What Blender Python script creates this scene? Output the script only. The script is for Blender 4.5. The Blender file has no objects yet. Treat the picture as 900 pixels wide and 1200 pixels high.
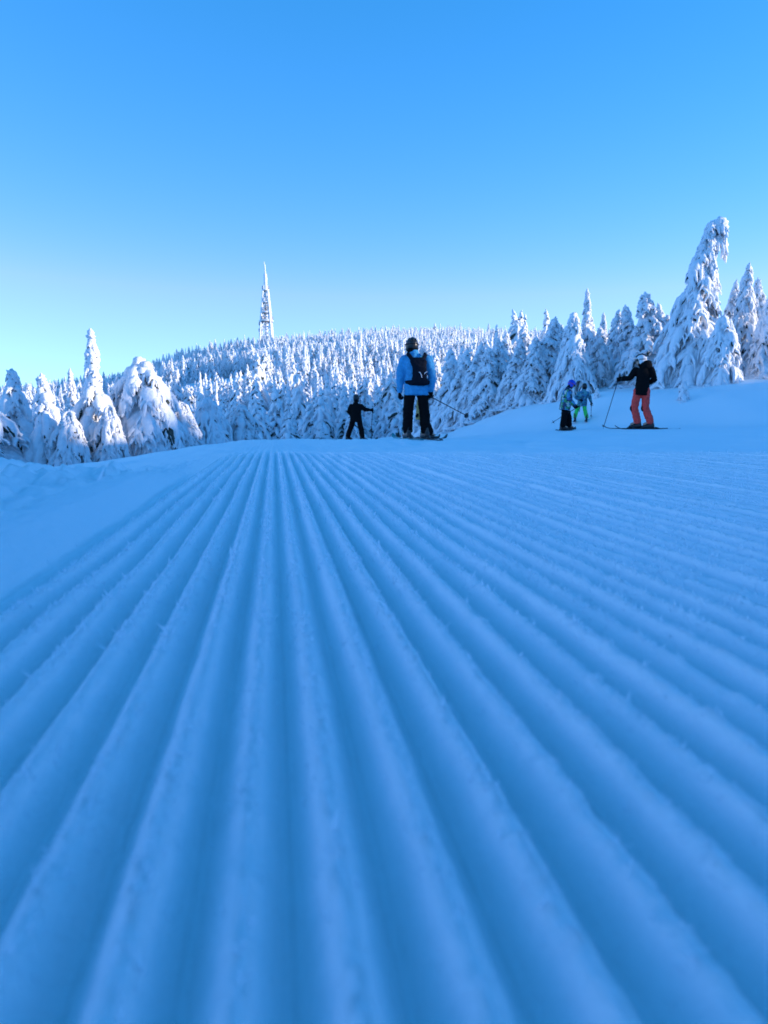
import bpy, math
import numpy as np
from mathutils import Vector

# ------------------------------------------------------------------ camera, sky, sun, exposure
scene = bpy.context.scene
CAM_H = 0.14                     # a phone held just above the groomed snow
F_PX = 900.0                     # focal length in pixels of the 900 x 1200 photograph
HOR = 490.0                      # row of the level horizon in the photograph
cam_data = bpy.data.cameras.new("camera")
cam = bpy.data.objects.new("camera", cam_data)
scene.collection.objects.link(cam)
cam_data.sensor_fit = 'VERTICAL'
cam_data.sensor_height = 8.0
cam_data.sensor_width = 6.0
cam_data.lens = 8.0 * F_PX / 1200.0
cam_data.clip_start = 0.01
cam_data.clip_end = 8000
cam.location = (0, 0, CAM_H)
PITCH = math.atan((600 - HOR) / F_PX)
cam.rotation_euler = (math.radians(90) - PITCH, 0, 0)
cam_data.dof.use_dof = True
cam_data.dof.focus_distance = 1.9
cam_data.dof.aperture_fstop = 2.3
scene.camera = cam

SUN_EL = 6.0
SUN_AZ = 98.0                   # degrees clockwise from the view direction (+Y)
SKY_R, SKY_G, SKY_B, SKY_RG = (3.75, 1.14), (1.43, 0.73), (1.53, 0.82), 0.52
world = bpy.data.worlds.new("World")
scene.world = world
world.use_nodes = True
wn = world.node_tree.nodes
wl = world.node_tree.links
wn.clear()
sky = wn.new("ShaderNodeTexSky")
sky.sky_type = 'NISHITA'
sky.sun_disc = False
sky.sun_elevation = math.radians(SUN_EL)
sky.sun_rotation = math.radians(-SUN_AZ)
sky.altitude = 1500
sky.air_density = 1.0
sky.dust_density = 0.2
sky.ozone_density = 4.0
hs = wn.new("ShaderNodeHueSaturation")
hs.inputs["Hue"].default_value = 0.508
hs.inputs["Saturation"].default_value = 1.12
hs.inputs["Value"].default_value = 1.0
bg = wn.new("ShaderNodeBackground")
bg.inputs["Strength"].default_value = 0.15
wo = wn.new("ShaderNodeOutputWorld")
# colour response of the phone: the deep blue overhead loses red, the pale horizon is held back


def wmath(op, a, b):
    n = wn.new("ShaderNodeMath")
    n.operation = op
    wl.new(a, n.inputs[0])
    if isinstance(b, float):
        n.inputs[1].default_value = b
    else:
        wl.new(b, n.inputs[1])
    return n.outputs[0]


sep = wn.new("ShaderNodeSeparateColor")
cb = wn.new("ShaderNodeCombineColor")
wl.new(sky.outputs[0], hs.inputs["Color"])
wl.new(hs.outputs[0], sep.inputs[0])
sg = wmath('MULTIPLY', wmath('POWER', sep.outputs[1], SKY_G[1]), SKY_G[0])
sb = wmath('MULTIPLY', wmath('POWER', sep.outputs[2], SKY_B[1]), SKY_B[0])
sr = wmath('MINIMUM', wmath('MULTIPLY', wmath('POWER', sep.outputs[0], SKY_R[1]), SKY_R[0]), wmath('MULTIPLY', sg, SKY_RG))
wl.new(sr, cb.inputs[0])
wl.new(sg, cb.inputs[1])
wl.new(sb, cb.inputs[2])
wl.new(cb.outputs[0], bg.inputs["Color"])
wl.new(bg.outputs[0], wo.inputs[0])

sun_data = bpy.data.lights.new("sun", 'SUN')
sun = bpy.data.objects.new("sun", sun_data)
scene.collection.objects.link(sun)
sun_data.energy = 2.4
sun_data.angle = math.radians(0.5)
sun_data.color = (1.0, 0.86, 0.74)
_a, _e = math.radians(SUN_AZ), math.radians(SUN_EL)
sun_dir = Vector((math.sin(_a) * math.cos(_e), math.cos(_a) * math.cos(_e), math.sin(_e)))
sun.rotation_euler = sun_dir.to_track_quat('Z', 'Y').to_euler()
sun.location = (30, -5, 20)

vs = scene.view_settings
vs.view_transform = 'Standard'
vs.look = 'None'
vs.exposure = 1.5
vs.gamma = 1.0

# ------------------------------------------------------------------ helpers
COL = scene.collection


def px(u, v, d):
    """a point d metres ahead that stands where the photograph shows it"""
    return np.array([(u - 450.0) / F_PX * d, d, CAM_H + (HOR - v) / F_PX * d])


def hash2(ix, iy, seed):
    n = (ix.astype(np.int64) * 374761393 + iy.astype(np.int64) * 668265263 + seed * 974634777) & 0xffffffff
    n = ((n ^ (n >> 13)) * 1274126177) & 0xffffffff
    n = n ^ (n >> 16)
    return (n & 0xffff) / 65535.0


def vnoise(x, y, seed=0):
    x = np.asarray(x, float)
    y = np.asarray(y, float)
    ix, iy = np.floor(x), np.floor(y)
    fx, fy = x - ix, y - iy
    fx = fx * fx * fx * (fx * (fx * 6 - 15) + 10)
    fy = fy * fy * fy * (fy * (fy * 6 - 15) + 10)
    a = hash2(ix, iy, seed)
    b = hash2(ix + 1, iy, seed)
    c = hash2(ix, iy + 1, seed)
    d = hash2(ix + 1, iy + 1, seed)
    return (a + (b - a) * fx) * (1 - fy) + (c + (d - c) * fx) * fy - 0.5


def fbm(x, y, oct=4, seed=0):
    s, amp, f = 0, 1.0, 1.0
    for k in range(oct):
        s = s + amp * vnoise(x * f + 17.3 * k, y * f - 9.1 * k, seed + k)
        amp *= 0.5
        f *= 2.03
    return s


def sst(x, a, b):
    t = np.clip((x - a) / (b - a), 0, 1)
    return t * t * (3 - 2 * t)


def mesh_np(name, V, F):
    """V (n,3), F list of (m,k) index arrays -> smooth mesh"""
    if not isinstance(F, (list, tuple)):
        F = [F]
    F = [np.asarray(f, np.int32) for f in F if len(f)]
    me = bpy.data.meshes.new(name)
    V = np.asarray(V, np.float32)
    me.vertices.add(len(V))
    me.vertices.foreach_set("co", V.ravel())
    nl = sum(f.size for f in F)
    npoly = sum(len(f) for f in F)
    me.loops.add(nl)
    me.loops.foreach_set("vertex_index", np.concatenate([f.ravel() for f in F]))
    me.polygons.add(npoly)
    tot = np.concatenate([np.full(len(f), f.shape[1], np.int32) for f in F])
    st = np.concatenate([[0], np.cumsum(tot)[:-1]]).astype(np.int32)
    me.polygons.foreach_set("loop_start", st)
    me.polygons.foreach_set("loop_total", tot)
    me.update(calc_edges=True)
    me.shade_smooth()
    return me


def obj(name, me, mat=None, parent=None, label=None, cat=None, group=None, kind=None):
    o = bpy.data.objects.new(name, me)
    COL.objects.link(o)
    if mat is not None and me is not None and not me.materials:
        me.materials.append(mat)
    if parent is not None:
        o.parent = parent
    for k, v in (("label", label), ("category", cat), ("group", group), ("kind", kind)):
        if v:
            o[k] = v
    return o


# ------------------------------------------------------------------ materials
def snow_mat(name, col, grain, bump, grain2=0, bump2=0, rough=0.75, spec=0.15):
    m = bpy.data.materials.new(name)
    m.use_nodes = True
    nt = m.node_tree
    b = nt.nodes["Principled BSDF"]
    b.inputs["Roughness"].default_value = rough
    b.inputs["Specular IOR Level"].default_value = spec
    tc = nt.nodes.new("ShaderNodeTexCoord")
    n1 = nt.nodes.new("ShaderNodeTexNoise")
    n1.inputs["Scale"].default_value = grain
    n1.inputs["Detail"].default_value = 5
    n1.inputs["Roughness"].default_value = 0.7
    nt.links.new(tc.outputs["Object"], n1.inputs["Vector"])
    bp = nt.nodes.new("ShaderNodeBump")
    bp.inputs["Strength"].default_value = 1.0
    bp.inputs["Distance"].default_value = bump
    nt.links.new(n1.outputs["Fac"], bp.inputs["Height"])
    if grain2:
        n2 = nt.nodes.new("ShaderNodeTexNoise")
        n2.inputs["Scale"].default_value = grain2
        n2.inputs["Detail"].default_value = 3
        nt.links.new(tc.outputs["Object"], n2.inputs["Vector"])
        bp2 = nt.nodes.new("ShaderNodeBump")
        bp2.inputs["Distance"].default_value = bump2
        nt.links.new(n2.outputs["Fac"], bp2.inputs["Height"])
        nt.links.new(bp2.outputs[0], bp.inputs["Normal"])
    nt.links.new(bp.outputs[0], b.inputs["Normal"])
    rp = nt.nodes.new("ShaderNodeValToRGB")
    rp.color_ramp.elements[0].position = 0.3
    rp.color_ramp.elements[1].position = 0.7
    rp.color_ramp.elements[0].color = (*[c * 0.94 for c in col], 1)
    rp.color_ramp.elements[1].color = (*col, 1)
    nt.links.new(n1.outputs["Fac"], rp.inputs["Fac"])
    nt.links.new(rp.outputs[0], b.inputs["Base Color"])
    return m


def flat_mat(name, col, rough=0.6, spec=0.3, scale=30, var=0.25, bump=0.0, metal=0.0):
    m = bpy.data.materials.new(name)
    m.use_nodes = True
    nt = m.node_tree
    b = nt.nodes["Principled BSDF"]
    b.inputs["Roughness"].default_value = rough
    b.inputs["Specular IOR Level"].default_value = spec
    b.inputs["Metallic"].default_value = metal
    tc = nt.nodes.new("ShaderNodeTexCoord")
    n1 = nt.nodes.new("ShaderNodeTexNoise")
    n1.inputs["Scale"].default_value = scale
    n1.inputs["Detail"].default_value = 4
    nt.links.new(tc.outputs["Object"], n1.inputs["Vector"])
    rp = nt.nodes.new("ShaderNodeValToRGB")
    rp.color_ramp.elements[0].position = 0.3
    rp.color_ramp.elements[1].position = 0.7
    rp.color_ramp.elements[0].color = (*[c * (1 - var) for c in col], 1)
    rp.color_ramp.elements[1].color = (*[min(1, c * (1 + var)) for c in col], 1)
    nt.links.new(n1.outputs["Fac"], rp.inputs["Fac"])
    nt.links.new(rp.outputs[0], b.inputs["Base Color"])
    if bump:
        bp = nt.nodes.new("ShaderNodeBump")
        bp.inputs["Distance"].default_value = bump
        nt.links.new(n1.outputs["Fac"], bp.inputs["Height"])
        nt.links.new(bp.outputs[0], b.inputs["Normal"])
    return m


def patch_mat(name, cols, scale):
    """printed fabric of angular colour patches"""
    m = bpy.data.materials.new(name)
    m.use_nodes = True
    nt = m.node_tree
    b = nt.nodes["Principled BSDF"]
    b.inputs["Roughness"].default_value = 0.75
    tc = nt.nodes.new("ShaderNodeTexCoord")
    v = nt.nodes.new("ShaderNodeTexVoronoi")
    v.inputs["Scale"].default_value = scale
    v.distance = 'MANHATTAN'
    nt.links.new(tc.outputs["Object"], v.inputs["Vector"])
    sep = nt.nodes.new("ShaderNodeSeparateColor")
    nt.links.new(v.outputs["Color"], sep.inputs[0])
    rp = nt.nodes.new("ShaderNodeValToRGB")
    rp.color_ramp.interpolation = 'CONSTANT'
    els = rp.color_ramp.elements
    while len(els) < len(cols):
        els.new(0.5)
    for i, c in enumerate(cols):
        els[i].position = i / len(cols)
        els[i].color = (*c, 1)
    nt.links.new(sep.outputs[0], rp.inputs["Fac"])
    nt.links.new(rp.outputs[0], b.inputs["Base Color"])
    return m


SNOW = (0.93, 0.96, 0.975)
M_GROUND = snow_mat("groomed_snow", SNOW, 520, 0.0013, 90, 0.0016)
M_FROST = snow_mat("hoar_frost", (0.84, 0.90, 0.95), 600, 0.0003)
_nt = M_FROST.node_tree
_tr = _nt.nodes.new("ShaderNodeBsdfTranslucent")
_tr.inputs["Color"].default_value = (0.95, 0.97, 0.98, 1)
_mx = _nt.nodes.new("ShaderNodeMixShader")
_mx.inputs[0].default_value = 0.62
_nt.links.new(_nt.nodes["Principled BSDF"].outputs[0], _mx.inputs[1])
_nt.links.new(_tr.outputs[0], _mx.inputs[2])
_nt.links.new(_mx.outputs[0], _nt.nodes["Material Output"].inputs[0])
M_TREESNOW = snow_mat("tree_snow", (0.86, 0.88, 0.92), 16, 0.035, 5, 0.06)
M_HILL = snow_mat("hill_snow", SNOW, 0.4, 0.5)
M_BARK = flat_mat("frosted_bark", (0.10, 0.085, 0.075), 0.9, 0.1, 12, 0.4, 0.02)
M_NEEDLE = flat_mat("spruce_needles", (0.052, 0.068, 0.062), 0.8, 0.1, 9, 0.5)
M_FARTREE = snow_mat("far_tree_snow", (0.84, 0.87, 0.92), 2.5, 0.25)

# ------------------------------------------------------------------ terrain
GA = math.atan2(450 - 322, F_PX)          # the grooves run a little to the left of the view
CG, SG = math.cos(GA), math.sin(GA)
PERIOD = 0.0285


def to_uv(x, y):
    return x * CG + y * SG, -x * SG + y * CG


def to_xy(u, v):
    return u * CG - v * SG, u * SG + v * CG


def z_base(x, y):
    z = -0.027 * np.clip(y - 3.0, 0, 27) * (1 - 0.72 * sst(x, 0.8, 6.0))
    dip = sst(y, 30, 52) * (1 - sst(x - 0.10 * y, -2, 3))
    z = z - 3.0 * dip
    z = z - 0.040 * np.clip(y, 0, 60) * sst(-x / np.maximum(y, 0.5), 0.14, 0.5) * sst(y, 1.0, 3.6)
    s = (x - 1) * 0.728 + (y - 27) * 0.685
    bank = 0.72 * sst(s, 0, 4.0) + 0.10 * np.clip(s, 0, 14) + 0.05 * np.clip(s - 6, 0, 8)
    z = z + bank * sst(x - 0.03 * y, 0.3, 7.5)
    t = np.clip(x - 0.62 * y - 6, 0, 53)
    z = z + 0.088 * t
    # soft swells
    far = sst(np.hypot(x, y), 3.5, 12)
    z = z + sst(s, 0.3, 2.5) * (1 - sst(s, 8, 14)) * (0.22 * fbm(x * 0.45, y * 0.45, 3, 6) + 0.08 * fbm(x * 1.5, y * 1.5, 3, 7))
    z = z + far * (0.10 * fbm(x * 0.16, y * 0.16, 3, 5) + 0.035 * fbm(x * 0.7, y * 0.5, 3, 9))
    return z


def z_ground(x, y):
    u, v = to_uv(x, y)
    z = z_base(x, y)
    # ---- grooves left by the groomer
    wob = 0.0028 * fbm(v * 1.1, u * 3.0, 3, 21)
    uu = u + wob + PERIOD * 0.36
    ph = uu / PERIOD
    k = np.floor(ph + 0.5)
    c = 0.5 + 0.5 * np.cos(2 * np.pi * ph)
    prof = c ** 0.9
    hvar = 1 + 0.16 * (hash2(k, k * 0 + 3, 4) - 0.5) + 0.30 * fbm(v * 2.3, k * 0.77, 3, 33)
    amp = 0.0165 * hvar
    inside = sst(u, -0.215, -0.185)
    fade = 1 - 0.93 * sst(v + 0.35 * fbm(u * 2.2, v * 1.4, 3, 8) + 0.22 * np.clip(u, 0, 4), 2.75, 3.9)
    groove = amp * prof * inside * fade
    # crumbly, frosted crest
    near = 1 - sst(v, 2.0, 5.0)
    crumb = 0.0021 * fbm(u * 210, v * 150, 3, 41) * (0.25 + prof * 1.1) * near * inside
    grit = 0.0012 * fbm(u * 120, v * 60, 2, 42) * near
    z = z + (groove + crumb * fade + grit) - 0.008 * inside * fade
    # ---- berm beside the groomed lane and the rolls of pushed snow beyond
    eu = -u + 0.012 * fbm(v * 5, u * 0 + 2.0, 3, 55)
    berm = np.clip((eu - 0.213) / 0.042, 0, 1) ** 0.8 * (1 - sst(-u, 0.35, 1.6) * 0.9)
    zb = 0.034 * berm * (1 - sst(v, 1.5, 2.2))
    wall = sst(-u, 0.23, 0.32)
    zb = zb + wall * (0.012 * fbm(u * 26, v * 20, 4, 51) + 0.009 * np.abs(fbm(u * 62, v * 48, 3, 52))) * (1 - sst(v, 2, 4))
    rollmask = sst(-u, 0.27, 0.36) * (1 - sst(-u, 1.3, 2.0)) * sst(v, 0.62, 0.9) * (1 - sst(v, 1.35, 2.1))
    rid = 1 - np.abs(2.4 * fbm(u * 5.2 + v * 0.5, v * 1.3, 3, 61))
    lump = fbm(u * 9, v * 6.5, 3, 62)
    zb = zb + rollmask * (0.042 * np.clip(rid, 0, 1) ** 2 + 0.040 * lump + 0.035 * np.abs(fbm(u * 14, v * 9, 3, 64)) - 0.035)
    for (uc, hh, ww, sd_) in ((-0.37, 0.026, 0.034, 81), (-0.50, 0.034, 0.045, 82), (-0.68, 0.030, 0.05, 83)):
        cu = uc + 0.05 * fbm(v * 2.2, v * 0 + 1.7, 3, sd_)
        q1 = (u - cu) / np.where(u > cu, ww * 0.55, ww * 1.6)
        hv = np.clip(0.55 + 1.5 * fbm(v * 3.1, v * 0 + 5.1, 3, sd_ + 20), 0.05, 1.3)
        zb = zb + hh * hv * np.exp(-q1 * q1) * sst(v, 0.6, 0.95) * (1 - sst(v, 1.7, 2.5))
    z = z + zb
    # ---- ski tracks and scuffs further out
    tr = sst(v, 2.8, 4.5) * (1 - sst(v, 26, 40))
    q = 0.6 * fbm(x * 0.5, y * 0.22, 3, 71)
    tracks = np.abs(np.sin((x * 1.6 + y * 0.35 + q * 6))) ** 18 + np.abs(np.sin((x * 0.9 - y * 0.5 + q * 5 + 1.3))) ** 26
    z = z - tr * 0.034 * tracks * sst(fbm(x * 0.35, y * 0.2, 2, 72), -0.15, 0.2)
    z = z + tr * (0.030 * fbm(x * 2.6, y * 1.1, 4, 73) + 0.010 * fbm(x * 11, y * 5, 3, 74))
    # ---- wind-rippled bank
    return z


def geo(a, b, ratio):
    n = max(2, int(math.log(b / a) / math.log(ratio)))
    return a * (b / a) ** (np.arange(1, n + 1) / n)


ucol = np.concatenate([
    -geo(1.6, 2600, 1.035)[::-1],
    np.arange(-1.6, -0.62, 0.0085),
    np.arange(-0.62, -0.30, 0.0045),
    np.arange(-0.30, 0.62, 0.0030),
    np.arange(0.62, 2.1, 0.0043),
    geo(2.1, 2600, 1.030)])
vrow = np.concatenate([
    -geo(0.08, 300, 1.22)[::-1], [0.0],
    np.linspace(0.03, 0.13, 8),
    geo(0.14, 3.4, 1.0115),
    geo(3.4, 60, 1.02),
    geo(60, 3500, 1.09)])
UU, VV = np.meshgrid(ucol, vrow)
XX, YY = to_xy(UU, VV)
ZZ = z_ground(XX, YY)
nr, nc = UU.shape
ii = np.arange(nr * nc).reshape(nr, nc)
Fq = np.stack([ii[:-1, :-1], ii[:-1, 1:], ii[1:, 1:], ii[1:, :-1]], -1).reshape(-1, 4)
ground = obj("ground", mesh_np("ground", np.stack([XX, YY, ZZ], -1).reshape(-1, 3), Fq), M_GROUND,
             label="groomed snow slope with fine parallel corduroy grooves", kind="structure")

# hill behind
HPX = [-60, 0, 100, 150, 190, 215, 280, 330, 400, 460, 520, 600, 700, 800, 900, 1000]
HY = [462, 458, 451, 444, 430, 420, 409, 403, 399, 397, 399, 401, 405, 410, 416, 424]
D_TOP = 700.0


def z_hill(x, y):
    p = 450 + 900 * x / D_TOP
    hc = CAM_H + (HOR - np.interp(p, HPX, HY)) / F_PX * D_TOP
    f = np.clip((y - 75) / (D_TOP - 75), 0, 1) ** 1.65
    z = -4.2 + (hc + 4.2) * f
    z = z - 0.03 * np.clip(y - D_TOP, 0, 900)
    # a nose of the hill that runs down towards the slope; its left flank falls away from the sun
    nx = 10.0 + 0.03 * (y - 300)
    q = (x - nx) / np.where(x < nx, 75.0, 160.0)
    z = z + 11.0 * np.exp(-q * q) * sst(y, 130, 300) * (1 - sst(y, 520, 690))
    qs = np.clip(-(x + 60.0) / 130.0, 0, 1.4)
    z = z - 9.0 * qs * sst(y, 150, 330) * (1 - sst(y, 560, 690))
    z = z + sst(y, 90, 200) * (5.0 * fbm(x * 0.011, y * 0.011, 3, 91) + 1.2 * fbm(x * 0.05, y * 0.05, 2, 92))
    return z


hx = np.arange(-620, 680, 10.0)
hy = np.concatenate([np.arange(70, 320, 6.0), np.arange(320, 1200, 14.0)])
HX, HYY = np.meshgrid(hx, hy)
HZ = z_hill(HX, HYY)
HZ[0, :] = -9
nr, nc = HX.shape
ii = np.arange(nr * nc).reshape(nr, nc)
Fq = np.stack([ii[:-1, :-1], ii[:-1, 1:], ii[1:, 1:], ii[1:, :-1]], -1).reshape(-1, 4)
hill = obj("hill", mesh_np("hill", np.stack([HX, HYY, HZ], -1).reshape(-1, 3), Fq), M_HILL,
           label="broad forested hill under snow with a mast on top", kind="structure")


def z_top(x, y):
    return max(float(z_ground(np.array([x]), np.array([y]))[0]),
               float(z_hill(np.array([x]), np.array([y]))[0]) if y > 76 else -99)


# hoar frost growing on the groove crests
def frost_crystals():
    rng = np.random.default_rng(5)
    V = []
    for (v0, v1, n, s0) in ((0.16, 0.45, 16000, 0.0017), (0.45, 0.9, 30000, 0.0023), (0.9, 1.6, 30000, 0.0030), (1.6, 3.0, 22000, 0.0042)):
        v = rng.uniform(v0, v1, n)
        u = rng.uniform(-0.20, 0.10 + v1 * 0.66, n)
        k = np.floor(u / PERIOD)
        u = (k + 0.64) * PERIOD + rng.normal(0, 0.0046, n)
        x, y = to_xy(u, v)
        keep = (np.abs(x) < 0.53 * y + 0.06) & (fbm(u * 30, v * 14, 2, 77) > rng.uniform(-0.45, 0.25, n))
        u, v, x, y = u[keep], v[keep], x[keep], y[keep]
        uu, vv = to_uv(x, y)
        uw = uu - 0.0028 * fbm(vv * 1.1, uu * 3.0, 3, 21)
        x, y = to_xy(uw, vv)
        z = z_ground(x, y) - 0.0006
        n2 = len(x)
        h = s0 * rng.lognormal(0, 0.38, n2)
        w = h * rng.uniform(0.12, 0.26, n2)
        a = rng.uniform(0, 2 * np.pi, n2)
        tl = rng.normal(0, 0.45, (n2, 2))
        base = np.stack([x, y, z], -1)
        tip = base + np.stack([tl[:, 0] * h, tl[:, 1] * h, h], -1)
        b = [base + np.stack([np.cos(a + q) * w, np.sin(a + q) * w, 0 * w], -1) for q in (0, 2.1, 4.2)]
        V.append(np.stack([b[0], b[1], b[2], tip], 1))
    V = np.concatenate(V)
    n = len(V)
    base = np.arange(n)[:, None] * 4
    F = np.concatenate([base + np.array([[0, 1, 3]]), base + np.array([[1, 2, 3]]), base + np.array([[2, 0, 3]])])
    me = mesh_np("hoar_frost", V.reshape(-1, 3), F)
    me.shade_flat()
    return me


obj("hoar_frost", frost_crystals(), M_FROST, label="fine hoar frost crystals along the groove crests", cat="frost", kind="stuff")

# ------------------------------------------------------------------ snow-laden spruces
def tubes(P, R, side, nseg, rng, rough=0.25, wz=1.0):
    """P (n,k,3) centre lines, R (n,k) radii, side (n,3) -> verts, quads of n lumpy tubes"""
    n, k, _ = P.shape
    T = np.gradient(P, axis=1)
    T /= np.linalg.norm(T, axis=2, keepdims=True) + 1e-9
    S = np.repeat(side[:, None, :], k, 1)
    U = np.cross(S, T)
    U /= np.linalg.norm(U, axis=2, keepdims=True) + 1e-9
    th = np.arange(nseg) * 2 * np.pi / nseg
    rr = R[:, :, None] * (1 + rough * (rng.random((n, k, nseg)) * 2 - 1))
    V = P[:, :, None, :] + rr[..., None] * (np.cos(th)[None, None, :, None] * S[:, :, None, :] + wz * np.sin(th)[None, None, :, None] * U[:, :, None, :])
    idx = np.arange(n * k * nseg).reshape(n, k, nseg)
    a = idx[:, :-1, :]
    b = idx[:, 1:, :]
    F = np.stack([a, np.roll(a, -1, 2), np.roll(b, -1, 2), b], -1).reshape(-1, 4)
    return V.reshape(-1, 3), F


class Bag:
    def __init__(self):
        self.V, self.F, self.n = [], [], 0

    def add(self, V, F):
        self.V.append(V)
        self.F.append(F + self.n)
        self.n += len(V)

    def mesh(self, name):
        return mesh_np(name, np.concatenate(self.V), np.concatenate(self.F))


def spruce(seed, H, R, nb, path=None, prof=None, droop=1.0, nlet=6, ks=7, seg=6, lseg=4, thick=1.0,
           tip=0.10, t0=0.02, dark=0.55, up=0.25, leader=1.0, letlen=1.0, grow=1.0, extra=()):
    """H height, R reach of the lowest branches, path trunk line as fractions of H, prof reach over height"""
    rng = np.random.default_rng(seed)
    if path is None:
        path = [(0, 0, 0, 0), (1, rng.normal(0, .02), rng.normal(0, .02), 1)]
    path = np.array(path, float)

    def trunk(t):
        return H * np.stack([np.interp(t, path[:, 0], path[:, i]) for i in (1, 2, 3)], -1)
    if prof is None:
        prof = [(0, .9), (.12, 1), (.35, .78), (.6, .5), (.8, .28), (.93, .13), (1, .05)]
    prof = np.array(prof, float)
    snow, dk, tk = Bag(), Bag(), Bag()
    # --- trunk
    kt = 14
    t = np.linspace(-0.03, 0.985, kt)
    P = trunk(np.clip(t, 0, 1))
    P[0, 2] -= 0.3
    tk.add(*tubes(P[None], (0.028 * H * (1 - t) + 0.012 * H * .4)[None] * .75, np.array([[1., 0, 0]]), 7, rng, 0.08))
    # --- snow on the leader
    kl = 16
    t = np.linspace(0.55, 1.0, kl)
    P = trunk(t) + rng.normal(0, 0.012 * H * 0.25, (kl, 3))
    r = tip * leader * (1 - 0.72 * (t - 0.55) / 0.45) * rng.uniform(0.75, 1.3, kl)
    r[-1] = 0.02
    snow.add(*tubes(P[None], r[None], np.array([[1., 0, 0]]), seg + 1, rng, 0.2))
    for pl, rads in extra:                                  # single snow-caked limbs that stand out
        pl = np.array(pl, float) * H
        tt = np.linspace(0, len(pl) - 1, 14)
        ex = np.stack([np.interp(tt, np.arange(len(pl)), pl[:, i]) for i in range(3)], -1)
        ex[1:-1] = (ex[:-2] + 2 * ex[1:-1] + ex[2:]) / 4
        er = np.interp(tt, np.arange(len(pl)), rads) * rng.uniform(.8, 1.2, 14)
        er[-1] = .02
        snow.add(*tubes(ex[None], er[None], np.array([[0., 1, 0]]), 7, rng, .22))
        for j in range(2, 13):
            for sg in (-1, 1):
                e0 = ex[j] + [0, sg * er[j] * .5, -er[j] * .4]
                q3 = e0 + np.linspace(0, 1, 4)[:, None] * [rng.normal(0, .08), sg * rng.uniform(0, .2), -rng.uniform(.25, .55)]
                snow.add(*tubes(q3[None], np.array([[.07, .065, .05, .015]]), np.array([[1., 0, 0]]), 5, rng, .3))
    # --- branches
    q = (np.arange(nb) + rng.random(nb)) / nb
    tb = t0 + (0.975 - t0) * q ** grow
    az = np.arange(nb) * 2.39996 + rng.normal(0, 0.35, nb)
    L = R * np.interp(tb, prof[:, 0], prof[:, 1]) * rng.uniform(0.62, 1.18, nb)
    s = np.linspace(0, 1, ks)[None]
    a = (up * tb + rng.normal(-0.02, 0.10, nb))[:, None]
    bq = (droop * rng.uniform(0.65, 1.35, nb))[:, None]
    rad = L[:, None] * np.sin(1.25 * s) / math.sin(1.25) * (1 - 0.10 * s)
    zz = L[:, None] * (a * s - bq * s ** 1.9)
    wig = np.cumsum(rng.normal(0, 0.05, (nb, ks)), 1) * L[:, None] * 0.5
    ca, sa = np.cos(az)[:, None], np.sin(az)[:, None]
    B = trunk(tb)
    P = np.stack([B[:, 0:1] + rad * ca - wig * sa, B[:, 1:2] + rad * sa + wig * ca, B[:, 2:3] + zz], -1)
    low = 0.05 + 0.03 * rng.random((nb, ks))
    P[..., 2] = np.where(P[..., 2] < low, low + 0.02 * rng.random((nb, ks)), P[..., 2])
    side = np.stack([-np.sin(az), np.cos(az), 0 * az], -1)
    w = (0.055 + 0.062 * L) * thick * rng.uniform(0.75, 1.35, nb)
    shape = 0.30 + 0.85 * np.sin(np.pi * (0.12 + 0.78 * s))
    rr = w[:, None] * shape * rng.uniform(0.72, 1.32, (nb, ks))
    rr[:, -1] *= 0.25
    snow.add(*tubes(P, rr, side, seg, rng, 0.26, 0.85))
    # dark needles under the snow
    sel = (rng.random(nb) < dark) & (P[..., 2].min(1) > 0.30)
    Pd = P[sel].copy()
    Pd[..., 2] -= rr[sel] * 0.75 + 0.01
    dk.add(*tubes(Pd, rr[sel] * 0.8, side[sel], 5, rng, 0.5, 0.9))
    # --- hanging side twigs
    for sgn in (-1, 1):
        for j in range(nlet):
            sj = (j + rng.random(nb)) / nlet * 0.92 + 0.06
            f = sj * (ks - 1)
            i0 = np.minimum(f.astype(int), ks - 2)
            fr = (f - i0)[:, None]
            ar = np.arange(nb)
            base = P[ar, i0] * (1 - fr) + P[ar, i0 + 1] * fr
            ang = az + sgn * rng.uniform(0.5, 1.5, nb)
            ll = (L * (0.20 + 0.22 * rng.random(nb)) * (1 - 0.35 * sj) + 0.06) * letlen
            kk = 4
            ss = np.linspace(0, 1, kk)[None]
            hz = ll[:, None] * 0.75 * np.sin(1.4 * ss)
            dz = -ll[:, None] * (0.05 + rng.uniform(0.5, 1.3, nb)[:, None]) * ss ** 1.5
            Q = np.stack([base[:, 0:1] + hz * np.cos(ang)[:, None], base[:, 1:2] + hz * np.sin(ang)[:, None], base[:, 2:3] + dz], -1)
            Q[..., 2] = np.maximum(Q[..., 2], 0.03)
            rl = (0.020 + 0.105 * ll + 0.10 * w)[:, None] * (1.05 - 0.55 * ss) * rng.uniform(0.7, 1.35, (nb, kk)) * min(1.15, thick ** 0.7)
            rl[:, -1] *= 0.35
            sd = np.stack([-np.sin(ang), np.cos(ang), 0 * ang], -1)
            snow.add(*tubes(Q, rl, sd, lseg, rng, 0.28))
            dsel = (rng.random(nb) < dark * 0.45) & (Q[..., 2].min(1) > 0.3)
            if j % 2 == 0 and dsel.any():
                Qd = Q[dsel].copy()
                Qd[..., 2] -= rl[dsel] * 0.7
                dk.add(*tubes(Qd, rl[dsel] * 0.85, sd[dsel], 3, rng, 0.4))
    return tk.mesh("trunk"), dk.mesh("crown"), snow.mesh("snow_cover")


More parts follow.
